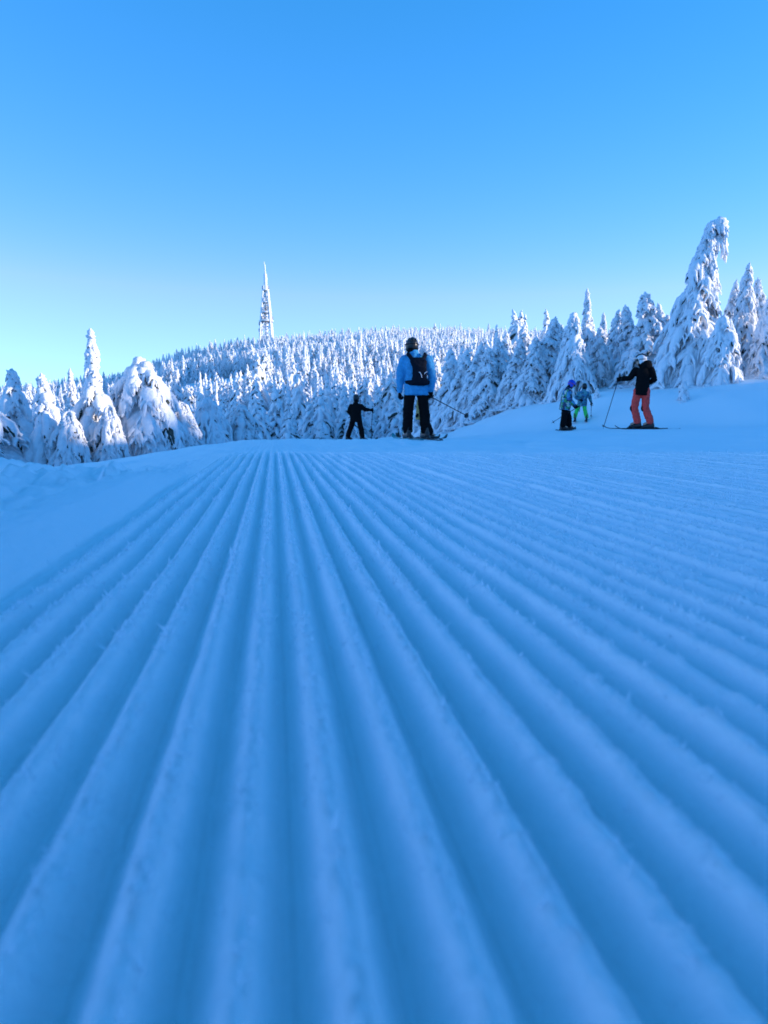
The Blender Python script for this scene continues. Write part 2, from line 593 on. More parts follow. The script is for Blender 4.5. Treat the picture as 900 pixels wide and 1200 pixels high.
def place_tree(meshes, name, loc, rz=0.0, sc=1.0, scz=None, label=None, cat="tree", group=None, mats=None):
    e = obj(name, None, label=label, cat=cat, group=group)
    e.location = loc
    e.rotation_euler = (0, 0, rz)
    e.scale = (sc, sc, scz if scz else sc)
    for nm, me, mt in zip(("trunk", "crown", "snow_cover"), meshes, mats or (M_BARK, M_NEEDLE, M_TREESNOW)):
        obj(nm, me, mt, e)
    return e


def on_ground(u, d):
    x = (u - 450.0) / F_PX * d
    return (x, d, z_top(x, d) - 0.20)


def px_h(u, vtop, d):
    """height of a tree at distance d whose top stands at row vtop"""
    x, y, z = on_ground(u, d)
    return CAM_H + (HOR - vtop) / F_PX * d - z


COLUMN = [(0, .95), (.12, 1), (.3, .85), (.5, .55), (.62, .26), (.75, .17), (.88, .13), (.93, .06), (1, .03)]
DOME = [(0, .9), (.2, 1), (.5, .95), (.75, .75), (.9, .5), (1, .2)]
FULL = [(0, .95), (.15, 1), (.4, .8), (.6, .58), (.8, .36), (.92, .2), (1, .06)]

# --- the trees one can tell apart, each built for itself
near_specs = [
    # name, u, vtop, d, reach px, label, options
    ("spruce_tree", 806, 268, 27.0, 54, "tallest snow-laden spruce on the bank, its crooked top hooked over",
     dict(seed=11, nb=190, nlet=7, droop=1.35, thick=0.95, tip=.26, dark=.4, letlen=1.15,
          path=[(0, 0, 0, 0), (.45, -.02, 0, .45), (.7, .02, 0, .70), (.86, .055, 0, .88), (.93, .075, -.01, .985), (.955, .10, -.01, .992), (.98, .125, -.01, .965), (1, .130, -.01, .925)],
          extra=(([(.05, 0, .84), (.09, 0, .885), (.125, 0, .89), (.15, -.01, .86), (.155, -.01, .83)], [.16, .17, .16, .13, .07]),
                 ([(.08, -.01, .96), (.115, -.02, .99), (.14, -.02, .965), (.142, -.02, .925)], [.17, .19, .17, .1]),
                 ([(.03, -.02, .72), (-.01, -.05, .74), (-.05, -.06, .70), (-.06, -.06, .64)], [.15, .18, .16, .08])),
          prof=[(0, 1), (.15, 1), (.35, .78), (.55, .50), (.7, .36), (.8, .25), (.9, .17), (1, .09)])),
    ("spruce_tree", 112, 387, 25.0, 44, "snow-plastered spruce with a tall narrow column top above a broad skirt",
     dict(seed=12, nb=120, nlet=6, droop=1.2, thick=1.35, tip=.27, dark=.5,
          path=[(0, 0, 0, 0), (.5, 0, 0, .5), (.8, .012, 0, .8), (1, .006, 0, 1)], prof=COLUMN)),
    ("spruce_tree", 179, 420, 26.0, 40, "broad round-shouldered spruce with a thick white sunlit cap",
     dict(seed=13, nb=160, nlet=8, droop=1.05, thick=1.4, tip=.28, dark=.5, letlen=1.2,
          path=[(0, 0, 0, 0), (.6, -.04, 0, .6), (1, -.10, 0, 1)],
          prof=[(0, .9), (.2, 1), (.45, 1.0), (.7, .92), (.85, .66), (.94, .3), (1, .12)])),
    ("spruce_tree", 20, 433, 25.5, 40, "snowy spruce with a pointed white hood at the edge of the left-hand trees",
     dict(seed=14, nb=110, nlet=6, droop=1.2, thick=1.35, tip=.22, dark=.6, prof=FULL)),
    ("spruce_tree", 57, 438, 24.0, 31, "slim snowy spruce standing between the white-hooded and the column-topped spruces",
     dict(seed=15, nb=90, nlet=6, droop=1.5, thick=1.45, tip=.2, dark=.6,
          path=[(0, 0, 0, 0), (.6, .0, 0, .6), (1, -.03, 0, 1)], prof=FULL)),
    ("bent_spruce_tree", 246, 466, 29.5, 34, "low spruce bowed into a dome by hanging snow curtains beside the round-shouldered spruce",
     dict(seed=16, nb=110, nlet=8, droop=1.5, thick=.95, tip=.22, dark=.35, letlen=1.4, prof=DOME)),
    ("spruce_tree", 838, 372, 25.5, 27, "stout drooping spruce leaning against the right of the hook-topped spruce",
     dict(seed=17, nb=110, nlet=7, droop=1.7, thick=1.0, tip=.22, dark=.35, letlen=1.2, prof=DOME)),
    ("spruce_tree", 667, 371, 29.0, 34, "wide conical spruce with a blunt bent tip behind the two small children",
     dict(seed=18, nb=150, nlet=7, droop=1.45, thick=.95, tip=.22, dark=.35, letlen=1.15,
          path=[(0, 0, 0, 0), (.85, .0, 0, .86), (.95, .01, 0, .99), (1, -.02, 0, 1)], prof=FULL)),
    ("spruce_tree", 893, 352, 26.5, 33, "snow-draped spruce with hanging branches at the right end of the bank",
     dict(seed=19, nb=120, nlet=7, droop=1.6, thick=1.0, tip=.24, dark=.45, letlen=1.15, prof=FULL)),
]
near_meshes = []
for nm, u, vt, d, rp, lab, opt in near_specs:
    loc = on_ground(u, d)
    H = px_h(u, vt, d)
    ms = spruce(H=H, R=rp / F_PX * d, **opt)
    near_meshes.append((ms, H, rp / F_PX * d))
    place_tree(ms, nm, loc, label=lab)

# --- further single trees that reuse the shapes of three generic spruces
gen = []
for k, (sd, pr) in enumerate(((31, FULL), (32, None), (33, FULL), (34, COLUMN), (35, DOME))):
    gen.append(spruce(sd, 5.0, (1.15, 1.15, 1.15, 1.15, 1.5)[k], 105, prof=pr, nlet=6, droop=(1.35, 1.35, 1.35, 1.35, 1.7)[k], thick=(1.1, 1.1, 1.1, 1.1, 1.45)[k], tip=.2, dark=.55, letlen=1.15,
                      path=[(0, 0, 0, 0), (.7, .01, 0, .7), (1, (-.03, .05, .0, .02, .06)[k], (.02, -.03, .03, 0, 0)[k], 1)]))
more = [
    (-24, 456, 23.0, 1.15, 4, "bulky snow-covered spruce in front of the white-hooded spruce"),
    (90, 433, 27.5, .75, 3, "thin crooked spruce peeping out left of the column-topped spruce"),
    (207, 431, 28.0, .62, 1, "slender pointed spruce rising right of the round-shouldered spruce"),
    (132, 474, 24.2, .62, 4, "low bushy spruce at the foot of the column-topped spruce"),
    (84, 480, 23.4, .7, 4, "small snow-smothered spruce below the thin crooked spruce"),
    (216, 470, 27.2, .85, 4, "small rounded spruce in front of the slender pointed spruce"),
    (283, 474, 31.0, .95, 4, "short spruce at the far end of the left-hand row of trees"),
    (638, 374, 31.0, 1.05, 1, "pointed spruce left of the wide conical spruce behind the children"),
    (684, 343, 34.0, .8, 3, "narrow spire-topped spruce rising behind the wide conical spruce"),
    (698, 385, 30.0, .8, 0, "smaller spruce right of the spire-topped spruce"),
    (716, 366, 32.0, .8, 2, "leaning spruce midway between the spire-topped and hook-topped spruces"),
    (733, 361, 30.5, .95, 1, "upright spruce beside the leaning spruce on the bank"),
    (753, 347, 29.0, 1.1, 0, "full spruce with a nodding top just left of the hook-topped spruce"),
    (776, 372, 30.0, .9, 2, "spruce half hidden at the left foot of the hook-topped spruce"),
    (826, 328, 31.0, 0.54, 3, "thin-topped spruce showing above the stout drooping spruce"),
    (846, 333, 31.5, 0.61, 1, "sunlit leaning spruce right of the thin-topped spruce"),
    (862, 314, 30.0, 0.65, 2, "sharp-tipped spruce, tallest on the bank after the hook-topped one"),
    (878, 331, 31.5, 0.65, 0, "spruce with a sunlit shoulder right of the sharp-tipped spruce"),
    (912, 318, 28.5, 1.0, 1, "tall spruce behind the snow-draped spruce at the end of the bank"),
    (612, 385, 36.0, .9, 2, "spruce at the low end of the bank where the forest begins"),
    (590, 392, 40.0, .9, 0, "spruce below the bank with sunlit top at the forest edge"),
    (703, 370, 33.5, .85, 3, "spruce filling the gap right behind the smaller spruce by the spire"),
    (768, 358, 32.5, .9, 1, "pale spruce looking over the nodding spruce beside the hook-topped one"),
    (655, 382, 33.5, .9, 0, "spruce squeezed between the pointed and the wide conical spruces"),
]
rg = np.random.default_rng(77)
for (u, vt, d, fat, k, lab) in more:
    H = px_h(u, vt, d)
    sz = H / 5.0
    place_tree(gen[k], "spruce_tree", on_ground(u, d), rg.uniform(0, 6.28), sz ** .7 * fat * 1.35, sz, label=lab)

# young spruces where the bank runs out behind the man in the blue jacket
for (u, vt, d, k) in ((496, 425, 40, 0), (512, 416, 38, 1), (528, 410, 36.5, 2), (543, 412, 35, 0), (556, 404, 34, 1), (571, 408, 32.5, 2), (584, 398, 33, 0), (602, 400, 31.5, 1), (622, 396, 30.5, 2)):
    H = px_h(u, vt, d)
    place_tree(gen[k], "young_spruce", on_ground(u, d), rg.uniform(0, 6.28), (H / 5) ** .7 * 1.3, H / 5,
               label="snow-heavy spruce along the foot of the bank beside the man in blue", group="spruces along the foot of the bank")

# little buried sapling on the bank
sap = spruce(51, 0.75, 0.32, 30, nlet=3, droop=1.3, thick=.9, tip=.06, dark=.2)
for (u, v, d, sc, lab) in ((797, 463, 22.5, 1.0, "tiny snow-buried spruce sapling on the bank below the hook-topped spruce"),
                           (697, 470, 25.5, .7, "small snowed-in sapling on the bank beyond the child in green trousers")):
    place_tree(sap, "spruce_sapling", on_ground(u, d), 0.5, sc, label=lab, cat="sapling")

# --- the forest edge: individuals copied from a few mid-distance shapes
mid = []
for k in range(6):
    mid.append(spruce(60 + k, 8.0, (1.35, 1.6, 1.2, 1.5, 1.3, 1.75)[k], (60, 64, 58, 62, 60, 66)[k], nlet=3, ks=5, seg=5, lseg=3,
                      droop=1.45, thick=1.35, tip=.3, dark=.35, prof=(FULL, None, None, FULL, COLUMN, FULL)[k],
                      path=[(0, 0, 0, 0), (.75, .01, 0, .75), (1, (.03, -.02, 0, -.04, .01, .02)[k], 0, 1)]))
pts = []
rg = np.random.default_rng(3)
tries = 0
while len(pts) < 262 and tries < 60000:
    tries += 1
    d = 38 * (135 / 38) ** rg.random()
    u = rg.uniform(-25, 925)
    x = (u - 450) / F_PX * d
    if 225 < u < 560 and d < 50:
        continue
    if u >= 560 and d < 36 or u <= 225 and d < 62:
        continue
    ms_ = 1.2 + d * 0.011
    if any((x - p[0]) ** 2 + (d - p[1]) ** 2 < ms_ ** 2 for p in pts):
        continue
    pts.append((x, d))
far_first = []
for i, (x, d) in enumerate(pts):
    u = 450 + 900 * x / d
    h = rg.uniform(6.0, 9.5)
    z = z_top(x, d) - 0.35
    # young trees stand at the edge of the clearing
    lim = np.interp(u, [0, 200, 300, 440, 480, 560, 640, 900], [468, 470, 462, 452, 430, 400, 392, 380])
    hmax = CAM_H + (HOR - lim) / F_PX * d - z
    if d < 70 or u < 300:
        h = min(h, hmax * rg.uniform(0.75, 1.05))
    h = max(h, 2.2)
    e = place_tree(mid[i % 6], "forest_spruce", (x, d, z), rg.uniform(0, 6.28), (h / 8) ** .7 * rg.uniform(1.05, 1.5), h / 8,
                   label="snow-covered spruce in the dense forest at the foot of the hill",
                   group="forest spruces between the piste and the hill")
    if i < 6:
        far_first.append(e)

# --- trees on the rise to the right, out of the picture, that shade the slope
shade = []
rg = np.random.default_rng(8)
for k in range(56):
    y = -26 + k * 1.25 + rg.uniform(-.6, .6)
    x = 0.62 * y + 6 + rg.uniform(50, 58)
    h = rg.uniform(1.4, 2.7)
    place_tree(mid[k % 6], "ridge_spruce", (x, y, z_top(x, y) - .1), rg.uniform(0, 6.28), h / 8 * 2.8, h / 8,
               label="snow-covered spruce on the rise east of the slope", group="spruces on the rise beside the slope")

# --- the far forest on the hill reads as one mass: the shapes of six forest spruces, strewn by nodes
def forest_mass(name, spots, hrange, fat, rg, label):
    n = len(spots)
    S = np.array(spots)
    z = z_hill(S[:, 0], S[:, 1]) - .2
    me = bpy.data.meshes.new(name)
    me.vertices.add(n)
    me.vertices.foreach_set("co", np.stack([S[:, 0], S[:, 1], z], -1).astype(np.float32).ravel())
    h = rg.uniform(*hrange, n) * np.where(rg.random(n) < .1, 1.25, 1) / 8.0
    h = h * (1 - 0.38 * sst(-S[:, 0] / S[:, 1], 0.24, 0.34))        # stunted trees on the lower left flank
    w = h * rg.uniform(*fat, n)
    at = me.attributes.new("size", 'FLOAT_VECTOR', 'POINT')
    at.data.foreach_set("vector", np.stack([w, w, h], -1).astype(np.float32).ravel())
    at = me.attributes.new("turn", 'FLOAT_VECTOR', 'POINT')
    at.data.foreach_set("vector", np.stack([rg.normal(0, .03, n), rg.normal(0, .03, n), rg.uniform(0, 6.28, n)], -1).astype(np.float32).ravel())
    at = me.attributes.new("shape", 'INT', 'POINT')
    at.data.foreach_set("value", rg.integers(0, 6, n).astype(np.int32))
    o = obj(name, me, M_TREESNOW, label=label, cat="forest", kind="stuff")
    ng = bpy.data.node_groups.new(name, 'GeometryNodeTree')
    ng.interface.new_socket("Geometry", in_out='INPUT', socket_type='NodeSocketGeometry')
    ng.interface.new_socket("Geometry", in_out='OUTPUT', socket_type='NodeSocketGeometry')
    N, L = ng.nodes, ng.links
    gi, go = N.new("NodeGroupInput"), N.new("NodeGroupOutput")
    mp = N.new("GeometryNodeMeshToPoints")
    ip = N.new("GeometryNodeInstanceOnPoints")
    jn = N.new("GeometryNodeJoinGeometry")
    L.new(gi.outputs[0], mp.inputs[0])
    L.new(mp.outputs[0], ip.inputs["Points"])
    for tree in reversed(far_shapes):
        j2 = N.new("GeometryNodeJoinGeometry")
        for part in tree:
            oi = N.new("GeometryNodeObjectInfo")
            oi.transform_space = 'ORIGINAL'
            oi.inputs[0].default_value = part
            L.new(oi.outputs["Geometry"], j2.inputs[0])
        g2 = N.new("GeometryNodeGeometryToInstance")
        L.new(j2.outputs[0], g2.inputs[0])
        L.new(g2.outputs[0], jn.inputs[0])
    L.new(jn.outputs[0], ip.inputs["Instance"])
    ip.inputs["Pick Instance"].default_value = True
    for nm, ty, sock in (("shape", 'INT', "Instance Index"), ("turn", 'FLOAT_VECTOR', "Rotation"), ("size", 'FLOAT_VECTOR', "Scale")):
        na = N.new("GeometryNodeInputNamedAttribute")
        na.data_type = ty
        na.inputs[0].default_value = nm
        L.new(na.outputs[0], ip.inputs[sock])
    L.new(ip.outputs[0], go.inputs[0])
    md = o.modifiers.new("strewn trees", 'NODES')
    md.node_group = ng


def scatter(d0, d1, sp0, spk, rg, gap):
    out = []
    d = d0
    while d < d1:
        sp = sp0 + d * spk
        n = int(1.2 * d / sp)
        i = np.arange(n)
        x = (-0.60 + 1.2 * (i + rg.random(n)) / n) * d
        y = d + rg.uniform(-.6, .6, n) * sp
        k = vnoise(x * .02, y * .009, 15) < gap
        out += list(zip(x[k], y[k]))
        d += sp * 0.95
    return out


far_shapes = [[c for c in bpy.data.objects if c.parent == e and c.name.split(".")[0] in ("crown", "snow_cover")] for e in far_first]
rg = np.random.default_rng(9)
forest_mass("hillside_forest", scatter(105, 250, 2.8, .011, rg, .36), (6.0, 10.5), (1.0, 1.45), rg,
            "dense snow-covered spruces climbing the lower hillside")
forest_mass("distant_forest", scatter(250, 790, 2.8, .0070, rg, .33), (6.5, 11.0), (1.0, 1.5), rg,
            "distant snow-white spruce forest over the top of the hill")


# ------------------------------------------------------------------ rime-covered transmitter mast on the hill
M_RIME = snow_mat("rime_ice", (0.84, 0.86, 0.90), 1.2, 0.25, rough=0.8)
M_STEEL = flat_mat("mast_steel", (0.20, 0.18, 0.18), 0.6, 0.3, 2.0, 0.3)


def rods(name, segs, r, mat, parent, seg=6, rough=0.18, seed=1, sub=4):
    """rime-thickened bars between pairs of points, as one part"""
    rng = np.random.default_rng(seed)
    bag = Bag()
    for (a, b) in segs:
        a, b = np.array(a, float), np.array(b, float)
        t = np.linspace(0, 1, sub)[:, None]
        P = (a + (b - a) * t)[None]
        dv = (b - a) / np.linalg.norm(b - a)
        sd = np.cross(dv, [0.31, 0.87, 0.11])
        sd /= np.linalg.norm(sd)
        bag.add(*tubes(P, np.full((1, sub), r), sd[None], seg, rng, rough))
    return obj(name, bag.mesh(name), mat, parent)


TX, TY = (315 - 450) / F_PX * D_TOP, D_TOP
TZ = float(z_hill(np.array([TX]), np.array([TY]))[0]) - 1.0
TH = CAM_H + (HOR - 314) / F_PX * D_TOP - TZ
tower = obj("transmitter_mast", None, label="tall rime-white lattice transmitter mast standing on the hilltop", cat="mast")
tower.location = (TX, TY, TZ)
LV = [0, 7, 14, 21, 27, 33, 39]
LV = [v * TH * 0.66 / 39 for v in LV]
HW = [5.6, 5.0, 4.5, 3.9, 3.3, 2.7, 2.1]
for sx in (-1, 1):
    for sy in (-1, 1):
        rods("leg", [((HW[i] * sx, HW[i] * sy, LV[i]), (HW[i + 1] * sx, HW[i + 1] * sy, LV[i + 1])) for i in range(6)], 0.85, M_RIME, tower, seed=sx * 3 + sy + 9)
for i in range(6):
    a, b, z0, z1 = HW[i], HW[i + 1], LV[i], LV[i + 1]
    sg = []
    for q in range(4):
        c, s = [(1, 0), (0, 1), (-1, 0), (0, -1)][q]

        def pt(h, side, z):
            return (h * c - h * side * s, h * s + h * side * c, z)
        sg += [(pt(a, -1, z0), pt(b, 1, z1)), (pt(a, 1, z0), pt(b, -1, z1)), (pt(b, -1, z1), pt(b, 1, z1))]
    rods("cross_bracing", sg, 0.42, M_RIME, tower, seed=20 + i)
rods("shaft", [((0, 0, 0), (0, 0, LV[-1] + 2))], 1.55, M_RIME, tower, seg=10, sub=14, seed=31)


def disc(name, z, r, h, parent, mat, seed):
    rng = np.random.default_rng(seed)
    n = 16
    th = np.arange(n) * 2 * np.pi / n
    rings = [(0.05, 0), (r * .96, 0), (r, h * .3), (r * .97, h), (0.05, h * 1.1)]
    V = np.concatenate([np.stack([rr * np.cos(th) * rng.uniform(.93, 1.07, n), rr * np.sin(th) * rng.uniform(.93, 1.07, n), np.full(n, z + zz)], -1) for rr, zz in rings])
    idx = np.arange(len(V)).reshape(len(rings), n)
    F = np.stack([idx[:-1], np.roll(idx[:-1], -1, 1), np.roll(idx[1:], -1, 1), idx[1:]], -1).reshape(-1, 4)
    return obj(name, mesh_np(name, V, F), mat, parent)


for k, (fz, r) in enumerate(((0.30, 6.4), (0.40, 5.2), (0.52, 3.9), (0.665, 3.2))):
    p = disc("platform", TH * fz, r, 1.0, tower, M_RIME, 40 + k)
    disc("deck_edge", TH * fz - 0.75, r * 0.93, 0.7, p, M_STEEL, 50 + k)
    for j in range(5):
        a = j * 1.257 + k
        rods("antenna", [((r * .9 * math.cos(a), r * .9 * math.sin(a), TH * fz + 1), (r * .9 * math.cos(a), r * .9 * math.sin(a), TH * fz + 4.2))], 0.38, M_RIME if j % 3 else M_STEEL, tower, seed=60 + k * 5 + j)
for k, (fz, a, r) in enumerate(((0.27, 3.4, 5.3), (0.2, 3.0, 5.6), (0.34, 4.4, 4.8), (0.45, 5.1, 3.8))):
    rods("dish_antenna", [((r * math.cos(a), r * math.sin(a), TH * fz), ((r + 1.2) * math.cos(a), (r + 1.2) * math.sin(a), TH * fz))], 1.4, M_STEEL, tower, seg=10, seed=80 + k)
rods("upper_cylinder", [((0, 0, TH * .67), (-.15, 0, TH * .86))], 1.55, M_RIME, tower, seg=12, sub=10, rough=.1, seed=90)
rods("spire", [((-.15, 0, TH * .86), (-.5, 0, TH * .965))], 0.62, M_RIME, tower, seg=8, sub=6, seed=91)
rods("tip", [((-.5, 0, TH * .955), (-1.2, 0, TH))], 0.5, M_RIME, tower, seg=6, sub=4, seed=92)


# ------------------------------------------------------------------ skiers
import bmesh
Vn = lambda *a: np.array(a, float)


def unit(v):
    v = np.asarray(v, float)
    return v / (np.linalg.norm(v) + 1e-9)


def ring_loft(bm, rings, nseg=14, power=1.0):
    """closed loft through rings (centre, half-axis a, half-axis b)"""
    loops = []
    for c, a, b in rings:
        vs_ = []
        for k in range(nseg):
            th = 2 * math.pi * k / nseg
            ct, st = math.cos(th), math.sin(th)
            ct = math.copysign(abs(ct) ** power, ct)
            st = math.copysign(abs(st) ** power, st)
            vs_.append(bm.verts.new(Vector(np.asarray(c) + np.asarray(a) * ct + np.asarray(b) * st)))
        loops.append(vs_)
    for l0, l1 in zip(loops[:-1], loops[1:]):
        for k in range(nseg):
            bm.faces.new((l0[k], l0[(k + 1) % nseg], l1[(k + 1) % nseg], l1[k]))
    bm.faces.new(loops[0][::-1])
    bm.faces.new(loops[-1])


def limb(bm, pts, rads, nseg=12, flat=1.0, ref=None):
    """tapered limb with rounded ends through the joints pts"""
    pts = [np.asarray(p, float) for p in pts]
    P, R = [], []
    # round the joints a little
    for i in range(len(pts) - 1):
        for t in (0, 1 / 3, 2 / 3):
            P.append(pts[i] * (1 - t) + pts[i + 1] * t)
            R.append(rads[i] * (1 - t) + rads[i + 1] * t)
    P.append(pts[-1])
    R.append(rads[-1])
    d0, d1 = unit(P[1] - P[0]), unit(P[-1] - P[-2])
    P = [P[0] - d0 * R[0] * .95, P[0] - d0 * R[0] * .6] + P + [P[-1] + d1 * R[-1] * .6, P[-1] + d1 * R[-1] * .95]
    R = [R[0] * .3, R[0] * .8] + R + [R[-1] * .8, R[-1] * .3]
    rings = []
    side = None
    for i in range(len(P)):
        T = unit(P[min(i + 1, len(P) - 1)] - P[max(i - 1, 0)])
        if side is None:
            rf = np.asarray(ref if ref is not None else (0.13, 0.95, 0.2), float)
            side = unit(np.cross(T, rf))
        side = unit(side - T * np.dot(side, T))
        up_ = np.cross(T, side)
        rings.append((P[i], side * R[i], up_ * R[i] * flat))
    ring_loft(bm, rings, nseg)


def ball(bm, c, r3, ax=None, n=10):
    c = np.asarray(c, float)
    X, Y, Z = (Vn(1, 0, 0), Vn(0, 1, 0), Vn(0, 0, 1)) if ax is None else ax
    rings = []
    for k in range(n + 1):
        ph = -math.pi / 2 + math.pi * (k + .25) / (n + .5)
        rings.append((c + Z * r3[2] * math.sin(ph), X * r3[0] * math.cos(ph), Y * r3[1] * math.cos(ph)))
    ring_loft(bm, rings, 14)


def finish(bm, name, voxel=None, smooth=4, sharp=False):
    me = bpy.data.meshes.new(name)
    bmesh.ops.recalc_face_normals(bm, faces=bm.faces)
    bm.to_mesh(me)
    bm.free()
    if voxel:
        tmp = bpy.data.objects.new("tmp", me)
        COL.objects.link(tmp)
        m = tmp.modifiers.new("r", 'REMESH')
        m.mode = 'VOXEL'
        m.voxel_size = voxel
        if smooth:
            m2 = tmp.modifiers.new("s", 'SMOOTH')
            m2.iterations = smooth
            m2.factor = 0.5
        dg = bpy.context.evaluated_depsgraph_get()
        new = bpy.data.meshes.new_from_object(tmp.evaluated_get(dg))
        bpy.data.objects.remove(tmp)
        bpy.data.meshes.remove(me)
        me = new
        me.name = name
    if not sharp:
        me.shade_smooth()
    return me


def wrinkle(me, amp, scale, seed):
    n = len(me.vertices)
    co = np.empty(n * 3, np.float32)
    no = np.empty(n * 3, np.float32)
    me.vertices.foreach_get("co", co)
    me.vertices.foreach_get("normal", no)
    co = co.reshape(-1, 3)
    no = no.reshape(-1, 3)
    d = fbm(co[:, 0] * scale + co[:, 1] * scale * .8, co[:, 2] * scale * 1.6 + co[:, 1] * scale * .5, 3, seed)
    d = np.abs(d) * 2 - 0.3
    co += no * (d * amp)[:, None].astype(np.float32)
    me.vertices.foreach_set("co", co.ravel())
    me.update()
    return me


def fabric(name, col, rough=.8):
    return flat_mat(name, col, rough, .04 if max(col) < .05 else .15, 25, .18, 0.006)


M_SKIN = flat_mat("skin", (.45, .27, .2), .5, .4, 40, .1)
M_BLACK = fabric("black_fabric", (.007, .007, .008))
M_DARKNAVY = fabric("dark_navy_fabric", (.009, .011, .018))
M_BLUE = fabric("blue_shell_fabric", (.06, .31, .54))
M_RED = fabric("coral_red_fabric", (.86, .075, .06))
M_GREEN = fabric("bright_green_fabric", (.05, .62, .12))
M_TAN = fabric("tan_fabric", (.35, .25, .10))
M_CAMO = patch_mat("camouflage_print", [(.02, .05, .12), (.05, .28, .12), (.06, .3, .5), (.45, .55, .5), (.03, .12, .3), (.02, .03, .05)], 16)
M_TEAL = patch_mat("teal_print", [(.02, .07, .12), (.03, .22, .28), (.04, .16, .3), (.10, .3, .32), (.02, .1, .16)], 18)
M_SHELL = flat_mat("black_plastic", (.014, .014, .016), .35, .5, 20, .15)
M_WHITE = flat_mat("white_plastic", (.7, .7, .72), .4, .5, 20, .08)
M_HELMETBLUE = flat_mat("blue_plastic", (.02, .06, .55), .35, .5, 20, .1)
M_HELMETRED = flat_mat("red_plastic", (.6, .04, .03), .35, .5, 20, .1)
M_LENS = flat_mat("goggle_lens", (.03, .022, .02), .12, .7, 10, .2)
M_BUCKLE = flat_mat("yellow_buckle", (.55, .55, .10), .4, .5, 20, .2)
M_ALU = flat_mat("dark_pole_metal", (.03, .035, .05), .4, .5, 20, .1, metal=.3)
M_REFLECT = flat_mat("reflective_piping", (.75, .76, .8), .4, .5, 30, .05)
M_SKITOP = flat_mat("black_ski_topsheet", (.02, .022, .028), .35, .5, 6, .3)
M_SKITEAL = flat_mat("teal_ski_topsheet", (.02, .25, .28), .35, .5, 6, .3)


def glove(wrist, adir, grip, s, mat, parent):
    """palm, four curled fingers and a thumb closing round the grip direction"""
    a, g = unit(adir), unit(grip)
    g = unit(g - a * np.dot(a, g))
    n = np.cross(a, g)
    bm = bmesh.new()
    w = np.asarray(wrist, float)
    limb(bm, [w - a * .03 * s, w + a * .045 * s, w + a * .085 * s], [.040 * s, .045 * s, .043 * s], 10, .62, ref=n)
    for i, (o, ln) in enumerate(((-.034, .9), (-.012, 1.02), (.011, .97), (.033, .8))):
        k = w + a * .095 * s + g * o * s
        limb(bm, [k, k + (a * .030 + n * .012) * s * ln, k + (a * .030 + n * .048) * s * ln, k + (a * .002 + n * .058) * s * ln],
             [.0135 * s, .013 * s, .012 * s, .011 * s], 7)
    k = w + a * .03 * s - g * .036 * s
    limb(bm, [k, k + (a * .02 - g * .018 + n * .02) * s, k + (a * .045 - g * .010 + n * .045) * s], [.016 * s, .015 * s, .013 * s], 7)
    return obj("glove", finish(bm, "glove", .0085 * s, 1), mat, parent), w + a * .105 * s + n * .026 * s


def boot(ankle, toe, s, parent, buckle):
    t = unit(toe)
    sd = Vn(t[1], -t[0], 0)
    a = np.asarray(ankle, float)
    base = Vn(a[0], a[1], 0.022)
    up_ = Vn(0, 0, 1)
    bm = bmesh.new()
    ring_loft(bm, [(base + t * x * s + up_ * z0 * s, sd * w * s, up_ * h * s) for x, z0, w, h in
                   ((-.105, .05, .035, .045), (-.09, .055, .047, .055), (-.02, .055, .05, .055), (.08, .048, .053, .046), (.15, .038, .050, .034), (.195, .032, .034, .026))], 12, .75)
    ring_loft(bm, [(base + t * x * s + up_ * z * s, sd * w * s, t * l * s) for x, z, w, l in
                   ((-.03, .05, .047, .075), (-.02, .15, .05, .075), (.0, .24, .056, .078), (.012, .30, .06, .08))], 12, .85)
    b = obj("boot", finish(bm, "boot", .012 * s, 2), M_SHELL, parent)
    for (x, z, w) in ((.055, .095, .05), (.03, .16, .052), (.045, .24, .058)):
        for sgn in (-1, 1):
            bm = bmesh.new()
            c = base + t * x * s + up_ * z * s + sd * sgn * w * s
            limb(bm, [c - t * .03 * s, c + t * .03 * s], [.011 * s, .011 * s], 6)
            obj("buckle", finish(bm, "buckle"), buckle, b)
    return b


def ski(origin, heading, length, mat, label, group):
    """one ski lying on the snow with its binding; origin under the boot"""
    h = unit((heading[0], heading[1], 0))
    sd = Vn(h[1], -h[0], 0)
    root = obj("ski", None, label=label, cat="ski", group=group)
    root.location = origin
    bm = bmesh.new()
    prof = []
    for f, w, z in ((-.46, .030, .012), (-.455, .043, .004), (-.3, .040, 0), (0, .034, .003), (.25, .040, 0), (.40, .052, .002), (.46, .048, .02), (.50, .034, .055), (.525, .012, .085)):
        prof.append((h * f * length + Vn(0, 0, z + .010), sd * w, Vn(0, 0, .009)))
    ring_loft(bm, prof, 8, .5)
    obj("board", finish(bm, "board"), mat, root)
    for x, l in ((.17, .05), (-.14, .07)):
        bm = bmesh.new()
        ring_loft(bm, [(h * (x - l) + Vn(0, 0, .028), sd * .026, Vn(0, 0, .014)), (h * x + Vn(0, 0, .036), sd * .033, Vn(0, 0, .026)), (h * (x + l) + Vn(0, 0, .026), sd * .022, Vn(0, 0, .012))], 8, .6)
        obj("binding", finish(bm, "binding"), M_SHELL, root)
    return root


